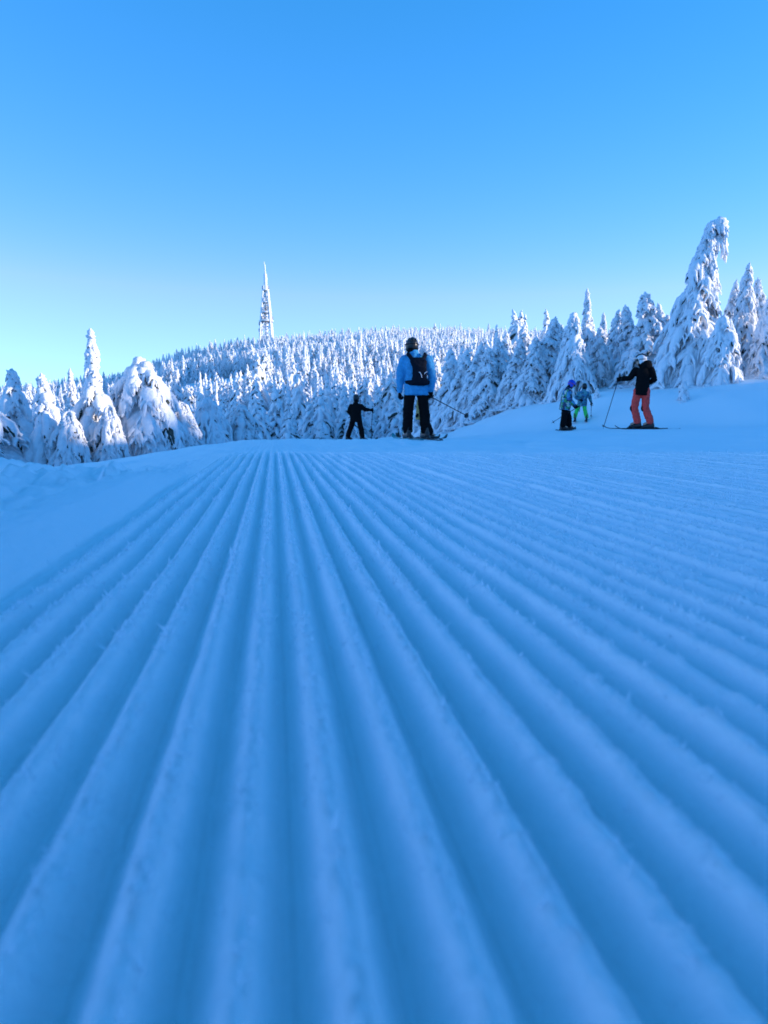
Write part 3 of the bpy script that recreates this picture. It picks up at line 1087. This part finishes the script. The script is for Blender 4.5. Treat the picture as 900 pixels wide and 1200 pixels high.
def pole(top, tip, label, group=None):
    top, tip = np.asarray(top, float), np.asarray(tip, float)
    d = unit(tip - top)
    root = obj("ski_pole", None, label=label, cat="ski pole", group=group)
    root.location = tip
    L = np.linalg.norm(top - tip)
    bm = bmesh.new()
    limb(bm, [-d * L * .97, -d * .05], [.0095, .0075], 8)
    obj("shaft", finish(bm, "shaft"), M_ALU, root)
    bm = bmesh.new()
    limb(bm, [-d * L, -d * (L - .06), -d * (L - .12)], [.021, .017, .016], 8)
    obj("grip", finish(bm, "grip"), M_SHELL, root)
    sd = unit(np.cross(d, (0.3, .9, .1)))
    u2 = np.cross(d, sd)
    bm = bmesh.new()
    ring_loft(bm, [(-d * .075, sd * .012, u2 * .012), (-d * .066, sd * .043, u2 * .043), (-d * .058, sd * .045, u2 * .045), (-d * .056, sd * .01, u2 * .01)], 12)
    obj("basket", finish(bm, "basket"), M_SHELL, root)
    bm = bmesh.new()
    limb(bm, [-d * .055, d * 0], [.006, .003], 6)
    obj("tip", finish(bm, "tip"), M_ALU, root)
    bm = bmesh.new()
    p0 = -d * (L - .01)
    limb(bm, [p0, p0 + sd * .05 + Vn(0, 0, -.04), p0 + sd * .04 + Vn(0, 0, -.11), p0 + d * .07], [.006] * 4, 6)
    obj("strap", finish(bm, "strap"), M_SHELL, root)
    return root


def person(loc, J, face, look, s, label, mats, group=None, helmet=None, torso_w=1.0, leg_w=1.0, knee_patch=False, buckle=None, grips=None, toes=None, hood=False):
    """J: joints in metres, x right, y away, z up from the snow between the feet"""
    root = obj("person", None, label=label, cat="person", group=group)
    root.location = loc
    J = {k: np.asarray(v, float) for k, v in J.items()}
    f = unit((face[0], face[1], 0))
    sd = Vn(f[1], -f[0], 0)
    lk = unit(look)
    hs_ = unit(np.cross(lk, (0, 0, 1)))
    hu = np.cross(hs_, lk)
    hc = J["head"]
    tv = unit(J["neck"] - J["pelvis"])
    fw = unit(np.cross(sd, tv)) * -1
    if np.dot(fw, f) < 0:
        fw = -fw
    up_ = Vn(0, 0, 1)
    r = s
    # ---- the body: one continuous figure under the clothes
    bm = bmesh.new()
    ball(bm, hc, (.078 * r, .098 * r, .115 * r), (hs_, lk, hu))
    ball(bm, hc + lk * .055 * r - hu * .065 * r, (.05 * r, .05 * r, .055 * r), (hs_, lk, hu), 7)         # jaw
    limb(bm, [hc + lk * .092 * r + hu * .005 * r, hc + lk * .112 * r - hu * .028 * r], [.009 * r, .016 * r], 7)   # nose
    limb(bm, [hc + lk * .085 * r - hu * .062 * r - hs_ * .022 * r, hc + lk * .085 * r - hu * .062 * r + hs_ * .022 * r], [.008 * r, .008 * r], 6)   # lips
    for q in (-1, 1):
        ball(bm, hc + hs_ * .078 * r * q - hu * .01 * r, (.012 * r, .02 * r, .032 * r), (hs_, lk, hu), 6)     # ears
    limb(bm, [hc - hu * .06 * r - lk * .01 * r, J["neck"], J["neck"] - tv * .08 * r], [.055 * r, .06 * r, .075 * r])
    ring_loft(bm, [(J["pelvis"] - tv * .10 * r, sd * .10 * r, fw * .08 * r), (J["pelvis"], sd * .155 * r, fw * .11 * r), (J["pelvis"] * .6 + J["neck"] * .4, sd * .135 * r, fw * .095 * r),
                   (J["pelvis"] * .25 + J["neck"] * .75, sd * .17 * r, fw * .11 * r), (J["neck"] - tv * .03 * r, sd * .09 * r, fw * .07 * r)])
    for q in "LR":
        limb(bm, [J["sh" + q], J["el" + q], J["ha" + q]], [.055 * r, .043 * r, .030 * r])
        limb(bm, [J["hip" + q], J["kn" + q], J["an" + q]], [.082 * r, .058 * r, .042 * r])
        limb(bm, [J["an" + q], J["an" + q] + unit(toes or f) * .14 * r - up_ * .04 * r], [.045 * r, .03 * r])
        ha = J["ha" + q]
        limb(bm, [ha, ha + unit(ha - J["el" + q]) * .07 * r], [.03 * r, .028 * r])
    obj("body", finish(bm, "body", .016 * r, 2), M_SKIN, root)
    # ---- trousers
    bm = bmesh.new()
    lw = r * leg_w
    ring_loft(bm, [(J["pelvis"] - tv * .14 * r, sd * .10 * r, fw * .09 * r), (J["pelvis"] - tv * .04 * r, sd * .165 * lw, fw * .125 * lw), (J["pelvis"] + tv * .10 * r, sd * .16 * r, fw * .115 * r)])
    for q in "LR":
        an = J["an" + q] + up_ * .055 * r
        limb(bm, [J["hip" + q], J["kn" + q], an, an - up_ * .02 * r], [.102 * lw, .088 * lw, .088 * lw, .090 * lw])
    obj("trousers", wrinkle(finish(bm, "trousers", .013 * r, 3), .012 * r, 9 / r, 3), mats["trousers"], root)
    # ---- jacket
    bm = bmesh.new()
    tw = r * torso_w
    pe, nk = J["pelvis"], J["neck"]
    L_ = np.linalg.norm(nk - pe)
    ring_loft(bm, [(pe - tv * .155 * r, sd * .195 * tw, fw * .145 * tw), (pe - tv * .02 * r, sd * .195 * tw, fw * .15 * tw), (pe + tv * L_ * .30, sd * .178 * tw, fw * .14 * tw),
                   (pe + tv * L_ * .62, sd * .20 * tw, fw * .15 * tw), (pe + tv * L_ * .84, sd * .195 * tw, fw * .13 * tw), (pe + tv * L_ * .97, sd * .11 * tw, fw * .095 * tw), (nk + tv * .045 * r, sd * .078 * r, fw * .08 * r)], 18)
    for q in "LR":
        limb(bm, [J["sh" + q], J["el" + q], J["ha" + q]], [.088 * tw, .068 * tw, .052 * r])
    if hood:
        ball(bm, nk - fw * .07 * r + tv * .05 * r, (.15 * r, .115 * r, .105 * r), (sd, fw, tv), 8)
        limb(bm, [nk + sd * .09 * r + fw * .05 * r + tv * .05 * r, nk + sd * .12 * r - fw * .05 * r + tv * .06 * r, nk - fw * .13 * r + tv * .07 * r,
                  nk - sd * .12 * r - fw * .05 * r + tv * .06 * r, nk - sd * .09 * r + fw * .05 * r + tv * .05 * r], [.045 * r] * 5)
    jk = obj("jacket", wrinkle(finish(bm, "jacket", .012 * r, 3), .011 * r, 8 / r, 5), mats["jacket"], root)
    bm = bmesh.new()
    ring_loft(bm, [(nk - tv * .01 * r, sd * .085 * r, fw * .085 * r), (nk + tv * .05 * r, sd * .082 * r, fw * .085 * r), (nk + tv * .075 * r, sd * .07 * r, fw * .072 * r)], 14)
    obj("collar", finish(bm, "collar", .012 * r, 2), mats.get("collar", mats["jacket"]), jk)
    bm = bmesh.new()
    limb(bm, [nk + tv * .02 * r, hc - hu * .085 * r - lk * .012 * r], [.082 * r, .088 * r], 14)
    obj("neck_warmer", finish(bm, "neck_warmer", .012 * r, 1), M_BLACK, root)
    # ---- helmet and goggles
    bm = bmesh.new()
    ball(bm, hc + hu * .022 * r - lk * .008 * r, (.112 * r, .132 * r, .125 * r), (hs_, lk, hu), 12)
    me = bmesh.ops.bisect_plane(bm, geom=bm.verts[:] + bm.edges[:] + bm.faces[:], plane_co=Vector(hc - hu * .015 * r), plane_no=Vector(unit(hu * -1 + lk * .42)), clear_outer=True)
    bmesh.ops.holes_fill(bm, edges=[e for e in bm.edges if e.is_boundary])
    for q in (-1, 1):
        ball(bm, hc + hs_ * .088 * r * q - hu * .035 * r - lk * .01 * r, (.026 * r, .055 * r, .07 * r), (hs_, lk, hu), 7)
    limb(bm, [hc + lk * .112 * r + hu * .055 * r - hs_ * .06 * r, hc + lk * .138 * r + hu * .055 * r, hc + lk * .112 * r + hu * .055 * r + hs_ * .06 * r], [.014 * r] * 3, 7)
    hm = obj("helmet", finish(bm, "helmet", .010 * r, 2), helmet[0], root)
    for k in (-1, 0, 1):                                      # raised vents / ridge
        bm = bmesh.new()
        pts_ = []
        for t in np.linspace(-.9, 1.0, 7):
            pts_.append(hc + hu * (.022 + .128 * math.cos(t)) * r + lk * (-.008 + .135 * math.sin(t)) * r + hs_ * k * .055 * r * (1 - .15 * abs(t)) - hu * .018 * r * abs(k))
        limb(bm, pts_, [.013 * r] * 7, 7, .6)
        obj("ridge", finish(bm, "ridge"), helmet[1], hm)
    bm = bmesh.new()
    pts_ = [hc + (hs_ * .115 * math.cos(t) - lk * .137 * math.sin(t)) * r + hu * .022 * r for t in np.linspace(-.2, math.pi + .2, 11)]
    limb(bm, pts_, [.017 * r] * 11, 6, .45, ref=hu)
    gg = obj("goggles", None, None, root) if False else obj("goggle_strap", finish(bm, "goggle_strap"), helmet[2], root)
    bm = bmesh.new()
    rings = []
    for t in np.linspace(-1.05, 1.05, 9):
        c = hc + hs_ * .098 * r * math.sin(t) + lk * (.115 * math.cos(t) + .006) * r + hu * .012 * r
        nrm = unit(hs_ * math.sin(t) + lk * math.cos(t))
        rings.append((c, hu * (.040 - .012 * abs(t)) * r, nrm * .018 * r))
    ring_loft(bm, rings, 10)
    obj("goggle_lens", finish(bm, "goggle_lens"), M_LENS, root)
    # ---- gloves, boots
    hands = {}
    for q in "LR":
        g = (grips or {}).get(q, (.2, .9, .1))
        _, hands[q] = glove(J["ha" + q], J["ha" + q] - J["el" + q], g, r * 1.08, mats.get("glove", M_BLACK), root)
        boot(J["an" + q], toes or f, r, root, buckle or M_SHELL)
    if knee_patch:
        for q in "LR":
            bm = bmesh.new()
            c = J["kn" + q] + unit(toes or f) * .043 * r - up_ * .01
            ball(bm, c, (.062 * r, .052 * r, .085 * r), None, 8)
            obj("knee_patch", finish(bm, "knee_patch"), M_BLACK, root, label="black knee patch")
    return root, {q: hands[q] + np.array(loc) for q in hands}


def stand(u, d):
    x = (u - 450.0) / F_PX * d
    return (x, d, float(np.mean(z_ground(np.array([x - .3, x, x + .3]), np.array([d, d, d])))) + 0.006)


def off(loc, dx, dy, dz=0.0):
    x, y = loc[0] + dx, loc[1] + dy
    return (x, y, float(z_ground(np.array([x]), np.array([y]))[0]) + 0.004 + dz)


# --- the man in the blue jacket, seen from behind
P1 = stand(487, 13.7)
man, h1 = person(P1, dict(
    head=(-.075, .03, 1.63), neck=(-.035, .0, 1.485), pelvis=(.0, -.02, .93),
    shL=(-.205, 0, 1.385), elL=(-.285, -.04, 1.11), haL=(-.285, .03, .845),
    shR=(.205, 0, 1.385), elR=(.28, -.05, 1.11), haR=(.27, .0, .87),
    hipL=(-.10, -.02, .90), knL=(-.135, .05, .50), anL=(-.145, .0, .14),
    hipR=(.10, -.02, .90), knR=(.15, .05, .50), anR=(.175, .0, .14)),
    (-.12, 1), (-.25, 1, -.06), 1.0, "man in blue ski jacket and black trousers seen from behind with a small backpack",
    dict(jacket=M_BLUE, trousers=M_BLACK), helmet=(M_SHELL, M_SHELL, M_DARKNAVY), buckle=M_BUCKLE,
    grips=dict(R=(.55, -.75, -.3), L=(.1, .9, -.2)), toes=(-.30, .95, 0), torso_w=1.08, leg_w=1.04)
for q, dx in (("left", -.145), ("right", .175)):
    ski(off(P1, dx, 0), (-.30, .95), 1.62, M_SKITEAL if q == "left" else M_SKITOP,
        "teal-tipped ski under the man in the blue jacket" if q == "left" else "black ski under the man in the blue jacket", None)
hp = h1["R"]
pole(hp + Vn(-.03, .045, .02), hp + Vn(.60, -.86, -.36), "ski pole trailing from the right hand of the man in the blue jacket")

bp = obj("backpack", None, label="slim black backpack worn over the blue ski jacket", cat="backpack")
bp.location = (P1[0] + .03, P1[1] - .19, P1[2] + 1.0)
bm = bmesh.new()
ring_loft(bm, [(Vn(.02, .03, -.06), Vn(.10, 0, 0), Vn(0, .05, 0)), (Vn(.02, .0, -.03), Vn(.15, 0, 0), Vn(0, .075, 0)), (Vn(.025, -.01, .10), Vn(.125, 0, 0), Vn(0, .085, 0)),
               (Vn(.02, -.01, .25), Vn(.12, 0, 0), Vn(0, .08, 0)), (Vn(.0, .02, .36), Vn(.15, 0, 0), Vn(0, .055, 0)), (Vn(-.005, .04, .42), Vn(.11, 0, 0), Vn(0, .03, 0))], 16, .75)
obj("pack_body", wrinkle(finish(bm, "pack_body", .012, 3), .010, 9, 8), M_DARKNAVY, bp)
for q in (-1, 1):
    bm = bmesh.new()
    limb(bm, [Vn(.04 * q, .02, .31), Vn(.105 * q - .01, .03, .40), Vn(.15 * q - .02, .09, .475), Vn(.155 * q - .025, .20, .50), Vn(.15 * q - .02, .33, .40), Vn(.15 * q - .02, .36, .2)], [.03, .034, .034, .032, .028, .02], 10, .5)
    obj("shoulder_strap", finish(bm, "shoulder_strap"), M_DARKNAVY, bp)
    bm = bmesh.new()
    limb(bm, [Vn(.02, -.02, -.02), Vn(.13 * q, .0, -.015), Vn(.20 * q - .01, .10, -.01), Vn(.205 * q - .02, .2, -.005), Vn(.16 * q, .32, 0)], [.05, .045, .036, .025, .02], 10, .45)
    obj("hip_belt", finish(bm, "hip_belt"), M_DARKNAVY, bp)
    bm = bmesh.new()
    xs = .03 if q < 0 else .115
    limb(bm, [Vn(xs - .035 * -q, -.083, .17), Vn(xs + .0, -.102 + .02 * (q > 0), .15), Vn(xs + .022 * -q, -.095 + .02 * (q > 0), .11), Vn(xs + .028 * -q, -.085 + .02 * (q > 0), .07)], [.006] * 4, 6)
    obj("piping", finish(bm, "piping"), M_REFLECT, bp)

# --- a child half hidden in front of him
P2 = stand(496, 15.6)
kid, h2 = person(P2, dict(
    head=(-.02, .05, .99), neck=(-.04, 0, .84), pelvis=(-.06, 0, .50),
    shL=(-.05, .12, .78), elL=(.03, .18, .62), haL=(-.08, .16, .52),
    shR=(-.05, -.12, .78), elR=(.0, -.16, .62), haR=(-.10, -.14, .53),
    hipL=(-.04, .06, .48), knL=(.02, .07, .28), anL=(.0, .08, .12),
    hipR=(-.04, -.06, .48), knR=(.10, -.05, .28), anR=(.14, -.06, .12)),
    (1, .1), (1, .1, -.3), .66, "small child in tan jacket half hidden in front of the man in blue",
    dict(jacket=M_TAN, trousers=M_BLACK), helmet=(M_SHELL, M_SHELL, M_SHELL), toes=(1, .05, 0))
for dx, dy in ((0.0, .08), (.14, -.06)):
    ski(off(P2, dx, dy), (.8, .6), .85, M_SKITOP, "short ski on the feet of the small child half hidden in front of the man", "skis of the half hidden child")

# --- dark-clad youngster further down
P3 = stand(418, 21.4)
yth, h3 = person(P3, dict(
    head=(.0, .03, 1.17), neck=(-.02, 0, 1.02), pelvis=(-.02, .0, .64),
    shL=(-.14, .0, .95), elL=(-.215, .05, .80), haL=(-.16, .16, .72),
    shR=(.12, .0, .95), elR=(.24, .04, .865), haR=(.375, .10, .85),
    hipL=(-.08, 0, .62), knL=(-.165, .06, .36), anL=(-.235, .0, .11),
    hipR=(.06, 0, .62), knR=(.12, .05, .36), anR=(.155, .0, .11)),
    (.35, 1), (.6, 1, -.05), .74, "young skier all in black with one arm stretched out to the side",
    dict(jacket=M_BLACK, trousers=M_BLACK), helmet=(M_SHELL, M_SHELL, M_SHELL), toes=(.75, .65, 0), grips=dict(R=(-.05, .1, -1)), torso_w=1.15, leg_w=1.1)
for dx in (-.235, .155):
    ski(off(P3, dx, 0), (.72, .7), 1.15, M_SKITOP, "dark ski on the feet of the young skier all in black", "skis of the young skier in black")
hp = h3["R"]
pole(hp + Vn(0, 0, .05), off((hp[0], hp[1], 0), -.05, .05, .03), "thin ski pole planted by the young skier all in black")

# --- woman or man in black jacket and red trousers, side on
P4 = stand(748, 17.9)
red, h4 = person(P4, dict(
    head=(-.035, .0, 1.565), neck=(.04, .0, 1.42), pelvis=(.02, .0, .93),
    shL=(-.13, .06, 1.34), elL=(-.26, .05, 1.165), haL=(-.445, .02, 1.145),
    shR=(.19, -.05, 1.34), elR=(.29, -.02, 1.13), haR=(.16, .16, 1.03),
    hipL=(-.07, .02, .88), knL=(-.14, .02, .49), anL=(-.055, .04, .15),
    hipR=(.10, -.02, .88), knR=(.10, -.03, .49), anR=(.205, -.06, .15)),
    (-.72, .69), (-1, .35, -.05), .97, "skier in black hooded jacket and coral red trousers standing side-on",
    dict(jacket=M_BLACK, trousers=M_RED), helmet=(M_WHITE, M_SHELL, M_SHELL), toes=(-1, .08, 0), knee_patch=True, hood=True,
    grips=dict(L=(-.25, 0, -.95), R=(.2, .9, .1)), torso_w=1.0, leg_w=1.0)
for dx, dy in ((-.055, .04), (.205, -.06)):
    ski(off(P4, dx, dy), (-1, .08), 1.5, M_SKITOP, "dark ski pointing sideways under the skier in red trousers", "skis of the skier in red trousers")
hp = h4["L"]
pole(hp + Vn(.035, 0, .12), off((hp[0], hp[1], 0), -.31, .0, .02), "ski pole held out at arm's length by the skier in red trousers")

# --- child in patterned jacket bending forward
P5 = stand(663, 20.5)
k1, h5 = person(P5, dict(
    head=(.095, .02, 1.205), neck=(.0, .0, 1.08), pelvis=(-.06, .0, .66),
    shL=(.01, .10, 1.0), elL=(.06, .16, .80), haL=(.17, .12, .68),
    shR=(-.02, -.12, 1.0), elR=(.03, -.17, .79), haR=(.16, -.14, .665),
    hipL=(-.03, .06, .64), knL=(.05, .06, .36), anL=(.065, .06, .12),
    hipR=(-.07, -.06, .64), knR=(-.09, -.06, .36), anR=(-.12, -.06, .12)),
    (1, .25), (1, .1, -.45), .80, "child in green and blue camouflage jacket with blue helmet bending forward",
    dict(jacket=M_CAMO, trousers=M_BLACK), helmet=(M_HELMETBLUE, M_HELMETBLUE, M_HELMETRED), toes=(.9, -.35, 0), torso_w=1.12, leg_w=1.15,
    grips=dict(R=(-1, .2, -.5), L=(-1, .2, -.5)))
for dx, dy in ((.065, .06), (-.12, -.06)):
    ski(off(P5, dx, dy), (.55, .83), .95, M_SKITOP, "short dark ski under the child in the camouflage jacket", "skis of the child in camouflage")
hp = h5["R"]
pole(hp + Vn(.06, .0, .03), hp + Vn(-.64, .12, -.42), "ski pole trailing behind the child in the camouflage jacket")

# --- smaller child in green trousers
P6 = stand(680, 23.5)
k2, h6 = person(P6, dict(
    head=(.06, .02, 1.035), neck=(.035, 0, .91), pelvis=(.0, .0, .55),
    shL=(-.10, .0, .83), elL=(-.19, .03, .70), haL=(-.10, -.10, .63),
    shR=(.15, .0, .83), elR=(.235, .0, .69), haR=(.275, .03, .58),
    hipL=(-.07, 0, .53), knL=(-.15, .03, .31), anL=(-.205, .0, .10),
    hipR=(.06, 0, .53), knR=(.10, .03, .31), anR=(.145, .0, .10)),
    (.15, 1), (.1, 1, -.1), .68, "small child in teal jacket and bright green trousers with legs apart",
    dict(jacket=M_TEAL, trousers=M_GREEN), helmet=(M_SHELL, M_SHELL, M_SHELL), toes=(.3, .95, 0), torso_w=1.1, leg_w=.95, grips=dict(R=(0, .1, -1)))
for dx in (-.205, .145):
    ski(off(P6, dx, 0), (.3, .95), .9, M_SKITOP, "tiny ski under the small child in bright green trousers", "skis of the child in green trousers")
hp = h6["R"]
pole(hp + Vn(0, 0, .06), off((hp[0], hp[1], 0), .01, .0, .02), "upright ski pole beside the small child in bright green trousers")
